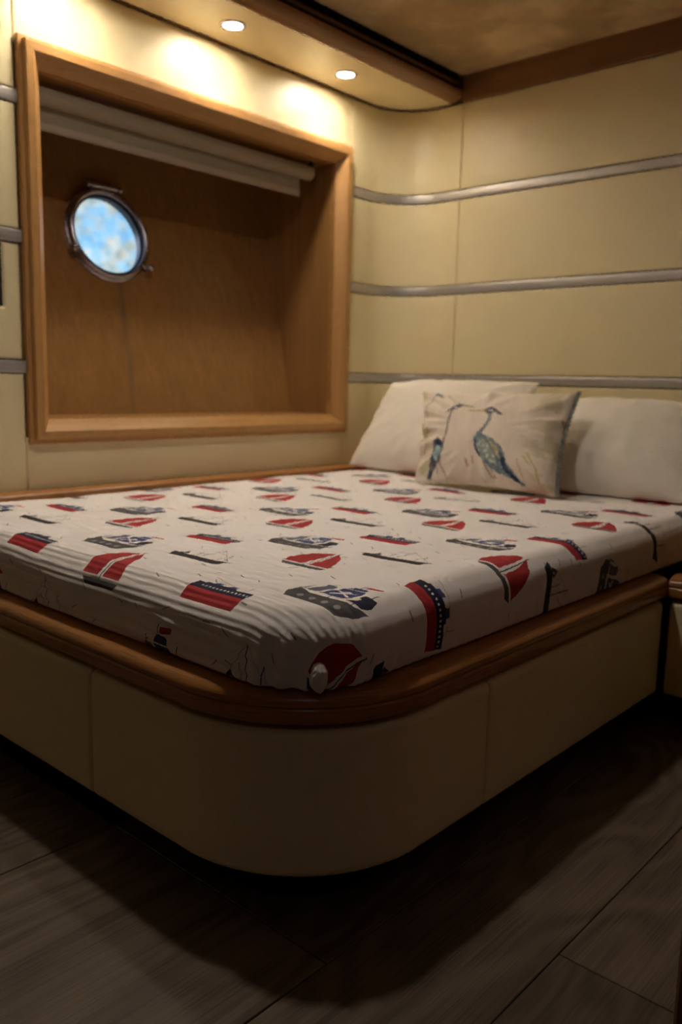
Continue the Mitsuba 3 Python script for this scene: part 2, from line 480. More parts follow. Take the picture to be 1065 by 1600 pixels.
SX = lambda x: x - ROOM_X                       # s of a point of the window wall
S_ARC1 = WS[-2]
SY = lambda y: S_ARC1 + (-RC - y)               # s of a point of the head wall
DEPTH = 0.013                                   # the substrate lies this far behind the padded faces


def pad(s0, s1, z0, z1, gap=0.0006, r=0.0045, hole=None, puff=0.002):
    """A padded leather panel on the wall, edges rounded; closed mesh."""
    s0, s1, z0, z1 = s0 + gap, s1 - gap, z0 + gap, z1 - gap

    def steps(a, b, cuts=()):
        edge = np.array([0, .0006, .0015, .003, .005, .008, .014, .03])
        v = [a + edge, b - edge]
        m = max(2, int((b - a) / 0.05))
        v.append(np.linspace(a, b, m + 1))
        for c in cuts:
            v += [c + edge, c - edge]
        v = np.unique(np.round(np.concatenate(v), 5))
        return v[(v >= a - 1e-9) & (v <= b + 1e-9)]
    extra_s = WS[(WS > s0) & (WS < s1)]
    ss = np.unique(np.concatenate([steps(s0, s1, hole[:2] if hole else ()), extra_s]))
    zz = steps(z0, z1, hole[2:] if hole else ())
    A, B = np.meshgrid(ss, zz, indexing='ij')
    e = np.minimum(np.minimum(A - s0, s1 - A), np.minimum(B - z0, z1 - B))
    keep = np.ones((len(ss) - 1, len(zz) - 1), bool)
    if hole:
        h0, h1, k0, k1 = hole
        dx, dz = np.maximum(np.maximum(h0 - A, A - h1), 0), np.maximum(np.maximum(k0 - B, B - k1), 0)
        e = np.minimum(e, np.maximum(dx, dz))
        ms, mz = (ss[1:] + ss[:-1]) / 2, (zz[1:] + zz[:-1]) / 2
        keep = ~(((ms > h0) & (ms < h1))[:, None] & ((mz > k0) & (mz < k1))[None])
    q = np.clip(e / r, 0, 1)
    off = DEPTH - r + r * np.sqrt(1 - (1 - q) ** 2) - DEPTH
    off = off + puff * (1 - np.exp(-np.clip(e, 0, None) / 0.02)) - puff
    p, nn = on_wall(A.ravel())
    V = np.c_[p + nn * off.ravel()[:, None], B.ravel()]
    n, m = A.shape
    F = []
    idx = np.arange(n * m).reshape(n, m)
    for i in range(n - 1):
        for j in range(m - 1):
            if keep[i, j]:
                F += [(idx[i, j], idx[i + 1, j], idx[i + 1, j + 1]), (idx[i, j], idx[i + 1, j + 1], idx[i, j + 1])]
    F = np.array(F)
    # side walls back to the substrate along the open boundary
    ed = np.vstack([F[:, [0, 1]], F[:, [1, 2]], F[:, [2, 0]]])
    und = np.sort(ed, 1)
    _, inv, cnt = np.unique(und, axis=0, return_inverse=True, return_counts=True)
    bd = ed[cnt[inv.ravel()] == 1]
    back = {}
    VB = []
    for v in np.unique(bd):
        back[v] = len(V) + len(VB)
        VB.append(np.r_[p[v] - nn[v] * DEPTH, V[v, 2]])
    G = []
    for a, b in bd:
        G += [(b, a, back[a]), (b, back[a], back[b])]
    return trimesh.Trimesh(np.vstack([V, VB]), np.vstack([F, np.array(G)]), process=False)


wl = struct('wall_left', 'window wall clad in cream padded leather panels')
wr = struct('wall_right', 'head wall behind the pillows, clad in cream padded leather panels')

# substrates: the window wall has a hole for the recess
IN = 0.07
OX0, OX1, OZ0, OZ1 = FX0 + IN, FX1 - IN, FZ0 + IN, FZ1 - IN
wall = sg.box(ROOM_X - .05, 0, 0.06, 2.1).difference(sg.box(OX0 - .02, OZ0 - .02, OX1 + .02, OZ1 + .02))
m = trimesh.creation.extrude_polygon(sg.box(ROOM_X - .05, 0, 0.0, 2.1).difference(sg.box(OX0 - .02, OZ0 - .02, OX1 + .02, OZ1 + .02)), 0.10, engine='earcut')
m = frame_at(m, (0, DEPTH + .10, 0), (1, 0, 0), (0, 0, 1), (0, -1, 0))
E('substrate', m, 'seam_dark', parent=wl)
i0 = 1
V, F, UV = sweep(WP[i0:], WN[i0:], [(-DEPTH, 0), (-DEPTH, 2.1), (-.11, 2.1), (-.11, 0)])
E('substrate', (V, F), 'seam_dark', parent=wr)

SH = 0.018   # half the height of a metal strip with its gaps
sw, sc = SX(SEAM), SX(-.300)
rows_r = [(0.50, Z3 - SH), (Z3 + SH, Z2 - SH), (Z2 + SH, Z1 - SH), (Z1 + SH, ZS - .004)]
for z0, z1 in rows_r[:1] + rows_r[2:]:
    E('panel', pad(SX(-2.45), sw, z0, z1), 'leather', 40, parent=wl)
E('panel', pad(SX(-2.45), sw, *rows_r[1], hole=(SX(-1.86), SX(-1.684), 1.019, 1.262), r=.011), 'leather', 40, parent=wl)
for z0, z1 in rows_r:
    E('panel', pad(SX(-3.6), SX(-2.45), z0, z1), 'leather', 40, parent=wl)
E('panel', pad(SX(-2.45), sw, .1, .50), 'leather', 40, parent=wl)
E('panel', pad(SX(-3.6), SX(-2.45), .1, .50), 'leather', 40, parent=wl)
E('panel', pad(sw, sc, FZ1 - .02, ZS - .004), 'leather', 40, parent=wl)
E('panel', pad(sw, sc, 0.50, FZ0 + .02), 'leather', 40, parent=wl)
for i, (z0, z1) in enumerate(rows_r):
    E('panel', pad(sc, SY(-.294), z0, z1), 'leather', 40, parent=wr)
    E('panel', pad(SY(-.294), SY(-1.95), z0, z1), 'leather', 40, parent=wr)
    E('panel', pad(SY(-1.95), SY(-3.4), z0, z1), 'leather', 40, parent=wr)

# the dark pocket in the left panel
m = box(-1.86, -1.684, .006, DEPTH + .002, 1.019, 1.262)
tag(E('pocket', m, 'slot_dark', parent=wl), 'dark slot in a cream panel')

# metal strips
STRIP = [(-.012, -.0165), (-.001, -.0165), (.0005, -.0155), (.0014, -.012), (.0018, -.006), (.002, 0), (.0018, .006), (.0014, .012), (.0005, .0155), (-.001, .0165), (-.012, .0165)]


def strip(name, s0, s1, z):
    ss = np.unique(np.r_[np.linspace(s0, s1, 8), WS[(WS > s0) & (WS < s1)]])
    p, n = on_wall(ss)
    prof = np.array(STRIP) + [0, z]
    V, F, UV = sweep(p, n, prof)
    st = struct(name)
    E('profile', (V, F), 'strip_metal', smooth=True, uv=UV, parent=st)
    for dz in (-1, 1):
        zz = z + dz * .0172
        V, F, UV = sweep(p, n, [(-.012, zz - .0012), (-.0015, zz - .0012), (-.0015, zz + .0012), (-.012, zz + .0012)])
        E('gasket', (V, F), 'strip_edge', parent=st)


for i, z in enumerate((Z1, Z2, Z3)):
    strip(f'trim_{i + 1}', SX(FX1 - .004), SY(-3.4), z)
for i, z in enumerate((Z1, Z2, Z3)):
    strip(f'trim_{i + 4}', SX(-3.6), SX(FX0 + .004), z)

# other walls of the cabin, behind and beside the camera
for nm, b in (('wall_back', (ROOM_X - .05, .1, ROOM_Y - .1, ROOM_Y, 0, 2.1)), ('wall_side', (ROOM_X - .15, ROOM_X - .05, ROOM_Y - .1, .11, 0, 2.1))):
    E('panel', box(*b), 'dark_wood', parent=struct(nm))

# ------------------------------------------------------------------ ceiling and soffit
cl = struct('ceiling', 'tan suede ceiling lining')
E('backing', box(ROOM_X - .15, .1, ROOM_Y - .1, -.2685, ZC + .012, ZC + .05), 'plinth_black', parent=cl)
E('lining', box(ROOM_X - .15, .1, ROOM_Y - .1, -.291, ZC, ZC + .0125), 'ceiling_suede', parent=cl)
E('deck', box(ROOM_X - .15, .12, ROOM_Y - .1, .12, ZC + .05, ZC + .12), 'plinth_black', parent=cl)

sf = struct('soffit', 'lowered cream soffit with downlights above the window wall')
# plan of the soffit: from the wall (inset by a shadow gap) to the beam
g = .006
ss = np.unique(np.r_[SX(ROOM_X), SX(-.5), np.linspace(SX(-.3), SY(-.24), 30)])
p, n = on_wall(ss)
edge = p + n * g
edge = edge[edge[:, 1] > -.243]
poly = sg.Polygon(np.vstack([edge, [(edge[-1, 0], -.243), (ROOM_X, -.243)]]))
LIGHTS_X = [-.482, -.995, -1.508]
LY = -.128
for x in LIGHTS_X:
    poly = poly.difference(sg.Point(x, LY).buffer(.034, 24))
m = trimesh.creation.extrude_polygon(poly, .05, engine='earcut')
m.apply_translation((0, 0, ZS))
E('soffit_panel', m, 'leather', parent=sf)
# gasket between soffit and wall
V, F, UV = sweep(p, n, [(-.012, ZS - .006), (.004, ZS - .006), (.006, ZS + .004), (-.012, ZS + .004)])
E('gasket', (V, F), 'gasket', 30, parent=sf)

# wooden beam along the soffit's inner edge: bullnose, shadow groove, small bead
beam = [(-.243, ZS + .02), (-.243, ZS), (-.248, ZS - .003), (-.258, ZS - .003), (-.262, ZS), (-.276, ZS + .003), (-.290, ZS + .009), (-.298, ZS + .018), (-.301, ZS + .027), (-.299, ZS + .033),
        (-.293, ZS + .036), (-.266, ZS + .037), (-.266, ZC + .05), (-.243, ZC + .05)]
xs = np.array([ROOM_X, -3, -2, -1, -.008])
V, F, UV = sweep(np.c_[xs, xs * 0], np.tile([0, 1.0], (len(xs), 1)), beam)
bm = struct('trim_7', 'wooden cornice beam along the soffit')
E('beam', (V, F), 'beam_wood', 50, parent=bm)
V, F, UV = sweep(np.c_[xs, xs * 0], np.tile([0, 1.0], (len(xs), 1)), [(-.266, ZS + .050), (-.284, ZS + .050), (-.288, ZS + .054), (-.288, ZS + .060), (-.284, ZS + .064), (-.266, ZS + .064)])
E('bead', (V, F), 'dark_wood', 30, parent=bm)
V, F, UV = sweep(np.c_[xs, xs * 0], np.tile([0, 1.0], (len(xs), 1)), [(-.2655, ZS + .037), (-.2675, ZS + .037), (-.2675, ZC + .03), (-.2655, ZC + .03)])
E('groove', (V, F), 'plinth_black', 30, parent=bm)
bd = struct('trim_8', 'wooden band at the top of the head wall')
E('band', cham(-.014, -.001, ROOM_Y, -.296, ZS - .006, ZC + .01, .002), 'band_wood', 30, parent=bd)

# downlights
for i, x in enumerate(LIGHTS_X):
    first = i == 0
    lab = ['small round white downlight in the soffit nearest the rounded corner', 'small round white downlight in the soffit above the middle of the wooden window frame',
           'white soffit downlight above the upper corner of the window frame near the dark slot'][i]
    d = thing('downlight', lab, 'downlight', 'downlights along the soffit')
    ring = lathe([(.0285, .012), (.0285, -.002), (.031, -.004), (.037, -.004), (.040, -.001), (.040, .0), (.033, .0), (.033, .012), (.0285, .012)], 40)
    ring.apply_translation((x, LY, ZS))
    E('trim_ring', ring, 'chrome', 30, parent=d)
    lens = lathe([(0, -.0008), (.012, -.0005), (.022, .0005), (.0283, .002), (.0283, .006), (0, .006)], 40)
    lens.apply_translation((x, LY, ZS))
    lk = E('lens', lens, 'blind_bar', parent=d)
    scene[lk]['emitter'] = {'type': 'area', 'radiance': {'type': 'rgb', 'value': list(LAMP)}}

# cabin ceiling lamps, out of the frame
for i, (x, y) in enumerate(((-1.75, -1.0), (-3.2, -2.7))):
    lab = ['round ceiling downlight over the foot end of the bed', 'dim round ceiling downlight over the aisle behind the camera'][i]
    d = thing('ceiling_light', lab, 'ceiling light', 'ceiling lights of the cabin')
    ring = lathe([(.040, .0), (.040, -.003), (.046, -.005), (.056, -.004), (.058, .0), (.040, .0)], 40)
    ring.apply_translation((x, y, ZC)); E('trim_ring', ring, 'chrome', 30, parent=d)
    lens = lathe([(0, -.002), (.03, -.0016), (.0398, -.0005), (.0398, -.0001), (0, -.0001)], 40)
    lens.apply_translation((x, y, ZC)); lk = E('lens', lens, 'blind_bar', parent=d)
    scene[lk]['emitter'] = {'type': 'area', 'radiance': {'type': 'rgb', 'value': list((BED_LAMP, DOOR_LAMP)[i])}}

# ------------------------------------------------------------------ window: frame, recess, blind, porthole
wn = struct('window_1', 'deep wooden window recess with a mitred wooden frame')
PROF = [(0, .006), (0, -.011), (.002, -.013), (.0105, -.013), (.012, -.015), (.012, -.027), (.015, -.030), (.036, -.030), (.0385, -.0285), (.0415, -.025), (.068, .008), (.070, .012), (.070, .034), (.05, .034)]


def frame_member(ca, cb, ia, ib):
    """ca, cb: outer corners (x, z); ia, ib: inward unit corner offsets (x, z) per unit of inset."""
    pr = PROF
    A = np.array([(ca[0] + ia[0] * i, y, ca[1] + ia[1] * i) for i, y in pr])
    B = np.array([(cb[0] + ib[0] * i, y, cb[1] + ib[1] * i) for i, y in pr])
    k = len(pr)
    V = np.vstack([A, B]); F = []
    for j in range(k):
        a, b = j, (j + 1) % k
        F += [(a, b, k + b), (a, k + b, k + a)]
    tv, tf = trimesh.creation.triangulate_polygon(sg.Polygon(pr), engine='earcut')
    from scipy.spatial import cKDTree
    ix = cKDTree(np.array(pr)).query(tv)[1]
    F += [tuple(ix[t][::-1]) for t in tf] + [tuple(k + ix[t]) for t in tf]
    m = trimesh.Trimesh(V, F, process=False)
    trimesh.repair.fix_normals(m)
    return m


c00, c10, c11, c01 = (FX0, FZ0), (FX1, FZ0), (FX1, FZ1), (FX0, FZ1)
for a, b, ia, ib, mat in ((c00, c10, (1, 1), (-1, 1), 'frame_wood_x'), (c10, c11, (-1, 1), (-1, -1), 'frame_wood_z'), (c11, c01, (-1, -1), (1, -1), 'frame_wood_x'), (c01, c00, (1, -1), (1, 1), 'frame_wood_z')):
    E('frame_member', frame_member(a, b, ia, ib), mat, 30, parent=wn)

# back panel leans outward with the hull
YB0, YB1 = .225, .225 + .2163 * (OZ1 - OZ0)
bdir = np.array([0, YB1 - YB0, OZ1 - OZ0]); BL = np.linalg.norm(bdir); bdir /= BL
bnor = np.cross([1, 0, 0], bdir); bnor = bnor if bnor[1] < 0 else -bnor
# the porthole's centre on the panel
PX, PZ = -1.138, 1.308
PC = np.array([PX, YB0 + (PZ - OZ0) * .2163, PZ])
pv = (PC - np.array([0, YB0, OZ0])) @ bdir
RG = .136
pl = sg.box(OX0 - .02, -.02, OX1 + .02, BL + .02).difference(sg.Point(PX, pv).buffer(RG + .004, 32))
m = trimesh.creation.extrude_polygon(pl, .018, engine='earcut')
m = frame_at(m, (0, YB0, OZ0), (1, 0, 0), bdir, np.cross([1, 0, 0], bdir))
if (np.cross([1, 0, 0], bdir) @ bnor) > 0:
    m.apply_translation(-bnor * .018)
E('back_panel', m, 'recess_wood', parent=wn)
# hull plate outside, with the same hole
pl = sg.box(OX0 - .3, -.4, OX1 + .2, BL + .3).difference(sg.Point(PX, pv).buffer(RG + .004, 32))
m = trimesh.creation.extrude_polygon(pl, .012, engine='earcut')
m = frame_at(m, (0, YB0, OZ0), (1, 0, 0), bdir, np.cross([1, 0, 0], bdir))
m.apply_translation(-bnor * .031 if (np.cross([1, 0, 0], bdir) @ bnor) > 0 else -bnor * .019)
E('hull_plate', m, 'hull_white', parent=wn)
side = sg.Polygon([(.010, OZ0 - .0), (.010, OZ1), (YB1 + .012, OZ1), (YB0 + .012, OZ0)])
for x in (OX0 - .015, OX1):
    m = trimesh.creation.extrude_polygon(side, .015, engine='earcut')
    m = frame_at(m, (x, 0, 0), (0, 1, 0), (0, 0, 1), (1, 0, 0))
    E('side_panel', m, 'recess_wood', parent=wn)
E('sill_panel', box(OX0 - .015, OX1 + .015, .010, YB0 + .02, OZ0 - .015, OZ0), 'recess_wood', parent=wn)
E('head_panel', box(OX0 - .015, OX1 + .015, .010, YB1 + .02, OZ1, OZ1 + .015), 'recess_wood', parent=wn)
# hull shell that keeps daylight out of the wall cavity
E('hull_shell', cat(box(ROOM_X - .15, FX0 - .3, .113, .16, -.05, 2.12), box(OX1 + .17, .12, .113, .16, -.05, 2.12), box(FX0 - .32, OX1 + .2, .113, YB1 + .2, OZ1 + .19, OZ1 + .24), box(FX0 - .32, OX1 + .2, .113, YB0, OZ0 - .32, OZ0 - .28),
                     box(FX0 - .36, FX0 - .30, .113, YB1 + .2, .3, 2.0), box(OX1 + .15, OX1 + .20, .113, YB1 + .2, .3, 2.0)), 'hull_white', parent=wn)

# roller blind
rb = thing('roller_blind', 'short beige roller blind hanging across the top of the window recess', 'blind')
BY, BZ = .075, 1.603
E('tube', tube((-1.545, BY, BZ), (-.444, BY, BZ), .024, 32), 'blind_fabric', 40, parent=rb)
for x0, x1, in ((-1.556, -1.545), (-.444, -.434)):
    E('end_bracket', cat(tube((x0, BY, BZ), (x1, BY, BZ), .016, 20), box(x0, x1, BY - .008, BY + .008, BZ, OZ1)), 'rubber', parent=rb)
E('fabric', cham(-1.53, -.480, BY + .018, BY + .021, 1.532, BZ, .0008), 'blind_fabric', parent=rb)
E('hem_bar', cham(-1.53, -.480, BY + .013, BY + .026, 1.519, 1.542, .004), 'blind_bar', 30, parent=rb)

# porthole
po = thing('porthole', 'round chromed porthole with bright glass in the wooden back of the window recess', 'porthole')
ez = bnor; ex = np.array([1.0, 0, 0]); ey = np.cross(ez, ex)
if ey[2] < 0:
    ex, ey = -ex, -ey
PL = lambda m: frame_at(m, PC, ex, ey, ez)
E('flange', PL(lathe([(.1365, -.030), (.1365, .004), (.139, .010), (.150, .010), (.156, .006), (.157, .0), (.1315, .0), (.1390, -.030), (.1365, -.030)], 72)), 'chrome', 30, parent=po)
rp = [(.132, .012), (.133, .018), (.136, .025), (.142, .028), (.148, .026), (.152, .020), (.152, .013), (.147, .0105), (.137, .0105), (.132, .012)]
E('ring', PL(lathe(rp, 72)), 'chrome', 40, parent=po)
E('seal', PL(lathe([(.128, .0135), (.1285, .017), (.1325, .018), (.1325, .011), (.128, .011), (.128, .0135)], 72)), 'rubber', 40, parent=po)
disc = sg.Point(0, 0).buffer(.1295, 32)
tv, tf = trimesh.creation.triangulate_polygon(disc, engine='earcut')
E('glass', PL(trimesh.Trimesh(np.c_[tv, np.full(len(tv), .0145)], tf, process=False)), 'pane_glass', parent=po)
hinge = cat(tube((-.05, .160, .022), (.05, .160, .022), .009, 20), tube((-.066, .160, .022), (-.055, .160, .022), .011, 20), tube((.055, .160, .022), (.066, .160, .022), .011, 20))
E('hinge', PL(hinge), 'chrome', 40, parent=po)
for x in (-.044, .044):
    E('hinge_lug', PL(cham(x - .008, x + .008, .138, .166, .002, .022, .003)), 'chrome', 30, parent=po)

for ang in (205, 322):
    a = math.radians(ang)
    c, s = math.cos(a), math.sin(a)
    arm = tube((.138 * c, .138 * s, .022), (.168 * c, .168 * s, .024), .0075, 16)
    post = tube((.168 * c, .168 * s, .0), (.168 * c, .168 * s, .036), .006, 16)
    knob = trimesh.creation.icosphere(subdivisions=3, radius=.0125)
    knob.apply_translation((.170 * c, .170 * s, .040))
    bar = tube((.168 * c - .014 * s, .168 * s + .014 * c, .03), (.168 * c + .014 * s, .168 * s - .014 * c, .03), .005, 12)
    E('clamp_dog', PL(cat(arm, post, knob, bar)), 'chrome', 40, parent=po)

# ------------------------------------------------------------------ floor
fl = struct('floor', 'dark grey-brown wood plank floor')
E('subfloor', box(ROOM_X - .15, .1, ROOM_Y - .1, .11, -.06, -.006), 'subfloor', parent=fl)
pn = [0]


def plank(x0, x1, y0, y1, name='plank', drop=0.0, g=.0009):
    m = cham(x0 + g, x1 - g, y0 + g, y1 - g, -.0065, 0.0 - drop, .0012)
    m = trimesh.Trimesh(m.vertices, m.faces, process=False)
    pn[0] += 1
    uv = np.tile([pn[0] % 23 + .5, pn[0] // 23 + .5], (len(m.vertices), 1))
    return E(name, m, 'floor_wood', False, uv, parent=fl)


PW = .2345
HX, HY0, HY1 = -1.962, -1.470, -.922
tag(plank(-3.2, HX, HY0, HY1, 'hatch_panel', g=.0022), 'wide floor hatch panel at the foot of the bed')
rows = [HY0 - PW * (i + 1) for i in range(9)]
offs = [.37, -1.709, .8, .2, .6, .1, .5, .9, .3]
for i, y in enumerate(rows):
    y0 = max(y, ROOM_Y)
    o = -1.709 if i == 1 else -1.709 + offs[i] * 1.2
    if i == 0:
        o = -.8
    pitch = 1.6 if i == 0 else 1.2
    cuts = sorted({ROOM_X - .05, 0.0} | {o + pitch * k for k in range(-4, 5) if ROOM_X < o + pitch * k < 0})
    for a, b in zip(cuts, cuts[1:]):
        plank(a, b, y0, y + PW)
for i, (y0, y1) in enumerate(((HY1, -.688), (-.688, -.454), (-.454, -.22), (-.22, 0.0))):
    for a, b in ((ROOM_X - .05, -2.9 + .2 * i), (-2.9 + .2 * i, HX)):
        plank(a, b, y0, y1)
plank(ROOM_X - .05, -3.2, HY0, HY1)
plank(HX, -.7, HY0, HY0 + PW)
plank(HX, -.7, HY0 + PW, HY1)

# ------------------------------------------------------------------ bed
bed = thing('bed', 'built-in double bed base with cream padded side panels and a rounded wooden rail', 'bed')
RB = .265   # plan radius of the bed's free corner
NX = -.771  # where the bedside unit starts


def bed_path(inset=0.0, x_end=NX, y_end=-.02, n=28):
    r = RB - inset
    x0, y0 = BX + inset, BW + inset
    pts, nor = [(x0, y) for y in np.linspace(y_end, y0 + r, 14)], [(-1, 0)] * 14
    for k in range(1, n):
        a = math.pi + math.pi / 2 * k / n
        pts.append((x0 + r + r * math.cos(a), y0 + r + r * math.sin(a))); nor.append((math.cos(a), math.sin(a)))
    for x in np.linspace(x0 + r, x_end, 16):
        pts.append((x, y0)); nor.append((0, -1))
    return np.array(pts), np.array(nor, float)


ZR, ZB = .336, .090
RAILP = [(-.09, ZR), (-.002, ZR), (.004, ZR + .003), (.0065, ZR + .010), (.0068, ZR + .022), (.0055, ZR + .0255), (.0025, ZR + .0275), (.0055, ZR + .0295), (.0068, ZR + .032), (.0055, ZR + .039), (.001, ZR + .0455),
         (-.008, ZR + .0500), (-.020, ZR + .0525), (-.034, ZR + .0535), (-.09, ZR + .0535)]


def densify(pr, k=1):
    return pr


bp, bn = bed_path()
V, F, UV = sweep(bp, bn, RAILP)
E('rail', (V, F), 'rail_wood', smooth=True, uv=UV, parent=bed)
# padded panels below the rail
su = np.r_[0, np.cumsum(np.linalg.norm(np.diff(bp, axis=0), axis=1))]


def bed_pad(s0, s1, z0, z1, path, nor, su, g=.0020, r=.016):
    s0, s1 = s0 + g, s1 - g
    ed = np.array([0, .0007, .002, .004, .007, .011, .016, .03])
    ss = np.unique(np.r_[s0 + ed, s1 - ed, np.linspace(s0, s1, 10), su[(su > s0) & (su < s1)]])
    zz = np.unique(np.r_[z0 + ed, z1 - ed, np.linspace(z0, z1, 6)])
    A, B = np.meshgrid(ss, zz, indexing='ij')
    ez_ = np.clip(np.minimum(B - z0, z1 - B) / r, 0, 1)
    es = np.clip(np.minimum(A - s0, s1 - A) / .006, 0, 1)
    off = -r + r * np.sqrt(1 - (1 - ez_) ** 2) - .006 + .006 * np.sqrt(1 - (1 - es) ** 2)
    P = np.stack([np.interp(A, su, path[:, k]) for k in (0, 1)], -1)
    N = np.stack([np.interp(A, su, nor[:, k]) for k in (0, 1)], -1)
    N /= np.linalg.norm(N, axis=-1, keepdims=True)
    front = np.concatenate([P + N * off[..., None], B[..., None]], -1)
    back = np.concatenate([P - N * .030, B[..., None]], -1)
    n, m = A.shape
    V = np.vstack([front.reshape(-1, 3), back.reshape(-1, 3)])
    idx = np.arange(n * m).reshape(n, m); jd = idx + n * m
    F = []
    for i in range(n - 1):
        for j in range(m - 1):
            F += [(idx[i, j], idx[i + 1, j], idx[i + 1, j + 1]), (idx[i, j], idx[i + 1, j + 1], idx[i, j + 1]),
                  (jd[i, j], jd[i + 1, j + 1], jd[i + 1, j]), (jd[i, j], jd[i, j + 1], jd[i + 1, j + 1])]
    for i in range(n - 1):
        for j, s in ((0, 1), (m - 1, -1)):
            q = [(idx[i, j], jd[i, j], jd[i + 1, j]), (idx[i, j], jd[i + 1, j], idx[i + 1, j])]
            F += q if s > 0 else [t[::-1] for t in q]
    for j in range(m - 1):
        for i, s in ((0, -1), (n - 1, 1)):
            q = [(idx[i, j], jd[i, j], jd[i, j + 1]), (idx[i, j], jd[i, j + 1], idx[i, j + 1])]
            F += q if s > 0 else [t[::-1] for t in q]
    return trimesh.Trimesh(V, np.array(F), process=False)


sy = lambda y: -.02 - y                    # s of a point on the foot end
sx = lambda x: su[-1] - (NX - x)           # s of a point on the free side
for a, b in ((0.0, sy(-.946)), (sy(-.946), sx(-1.561)), (sx(-1.561), su[-1] - .004)):
    E('side_panel', bed_pad(a, b, ZB, ZR - .009, bp, bn, su), 'leather', 40, parent=bed)
pp, pnn = bed_path(.10)
V, F, UV = sweep(pp, pnn, [(-.03, 0.001), (0, 0.001), (0, ZB + .03), (-.03, ZB + .03)])
E('plinth', (V, F), 'plinth_black', 40, parent=bed)
# deck board under the mattress and base shell
bi, _ = bed_path(.034)
deck = sg.Polygon(np.vstack([bi, [(-.02, BW + .034), (-.02, -.02)]]))
m = trimesh.creation.extrude_polygon(deck, ZR - .02 - ZB, engine='earcut'); m.apply_translation((0, 0, ZB + .004))
E('carcass', m, 'plinth_black', parent=bed)
m = trimesh.creation.extrude_polygon(deck.buffer(-.002), .012, engine='earcut'); m.apply_translation((0, 0, ZR + .036))
E('deck_board', m, 'plinth_black', parent=bed)
# wooden ledge between mattress and window wall
ld = E('ledge', cham(BX + .02, -.02, -.088, -.003, ZR + .054, .517, .004), 'rail_wood', False, parent=bed, uv=None)
m = cham(BX + .02, -.02, -.088, -.003, ZR + .054, .517, .004)
scene[ld] = mikit.ply(m, 'rail_wood', False, np.c_[m.vertices[:, 0], m.vertices[:, 1] + m.vertices[:, 2]])
tag(ld, 'narrow wooden ledge along the window wall')

# bedside unit that continues the base toward the aisle
bu = thing('bedside_unit', 'low cream panelled bedside unit with wooden top edge at the head end of the bed', 'bedside unit')
npth = np.array([(NX, y) for y in np.linspace(BW - .009, -2.35, 12)]); nn_ = np.tile([-1.0, 0], (12, 1))
V, F, UV = sweep(npth, nn_, [(q[0], q[1]) for q in RAILP])
E('rail', (V, F), 'rail_wood', smooth=True, uv=UV, parent=bu)
nsu = np.r_[0, np.cumsum(np.linalg.norm(np.diff(npth, axis=0), axis=1))]
E('front_panel', bed_pad(.002, nsu[-1], ZB, ZR - .009, npth, nn_, nsu), 'leather', 40, parent=bu)
E('top', cham(NX + .088, -.02, -2.35, BW - .012, ZR + .0, ZR + .0535, .002), 'rail_wood', False, uv=None, parent=bu)
scene[bu + '__top'] = (lambda m: mikit.ply(m, 'rail_wood', False, np.c_[m.vertices[:, 1], m.vertices[:, 0]]))(cham(NX + .088, -.02, -2.35, BW - .012, ZR, ZR + .0535, .002))
E('carcass', box(NX + .035, -.02, -2.34, BW - .012, ZB + .004, ZR - .001), 'plinth_black', parent=bu)
E('plinth', box(NX + .10, -.02, -2.33, BW - .012, .001, ZB + .004), 'plinth_black', parent=bu)

# ------------------------------------------------------------------ quilt (fitted cover over the mattress)
MX0, MX1, MY0, MY1, MZ0, MZ1, MR = -1.992, -.022, -1.446, -.106, ZR + .0550,  .511, .14


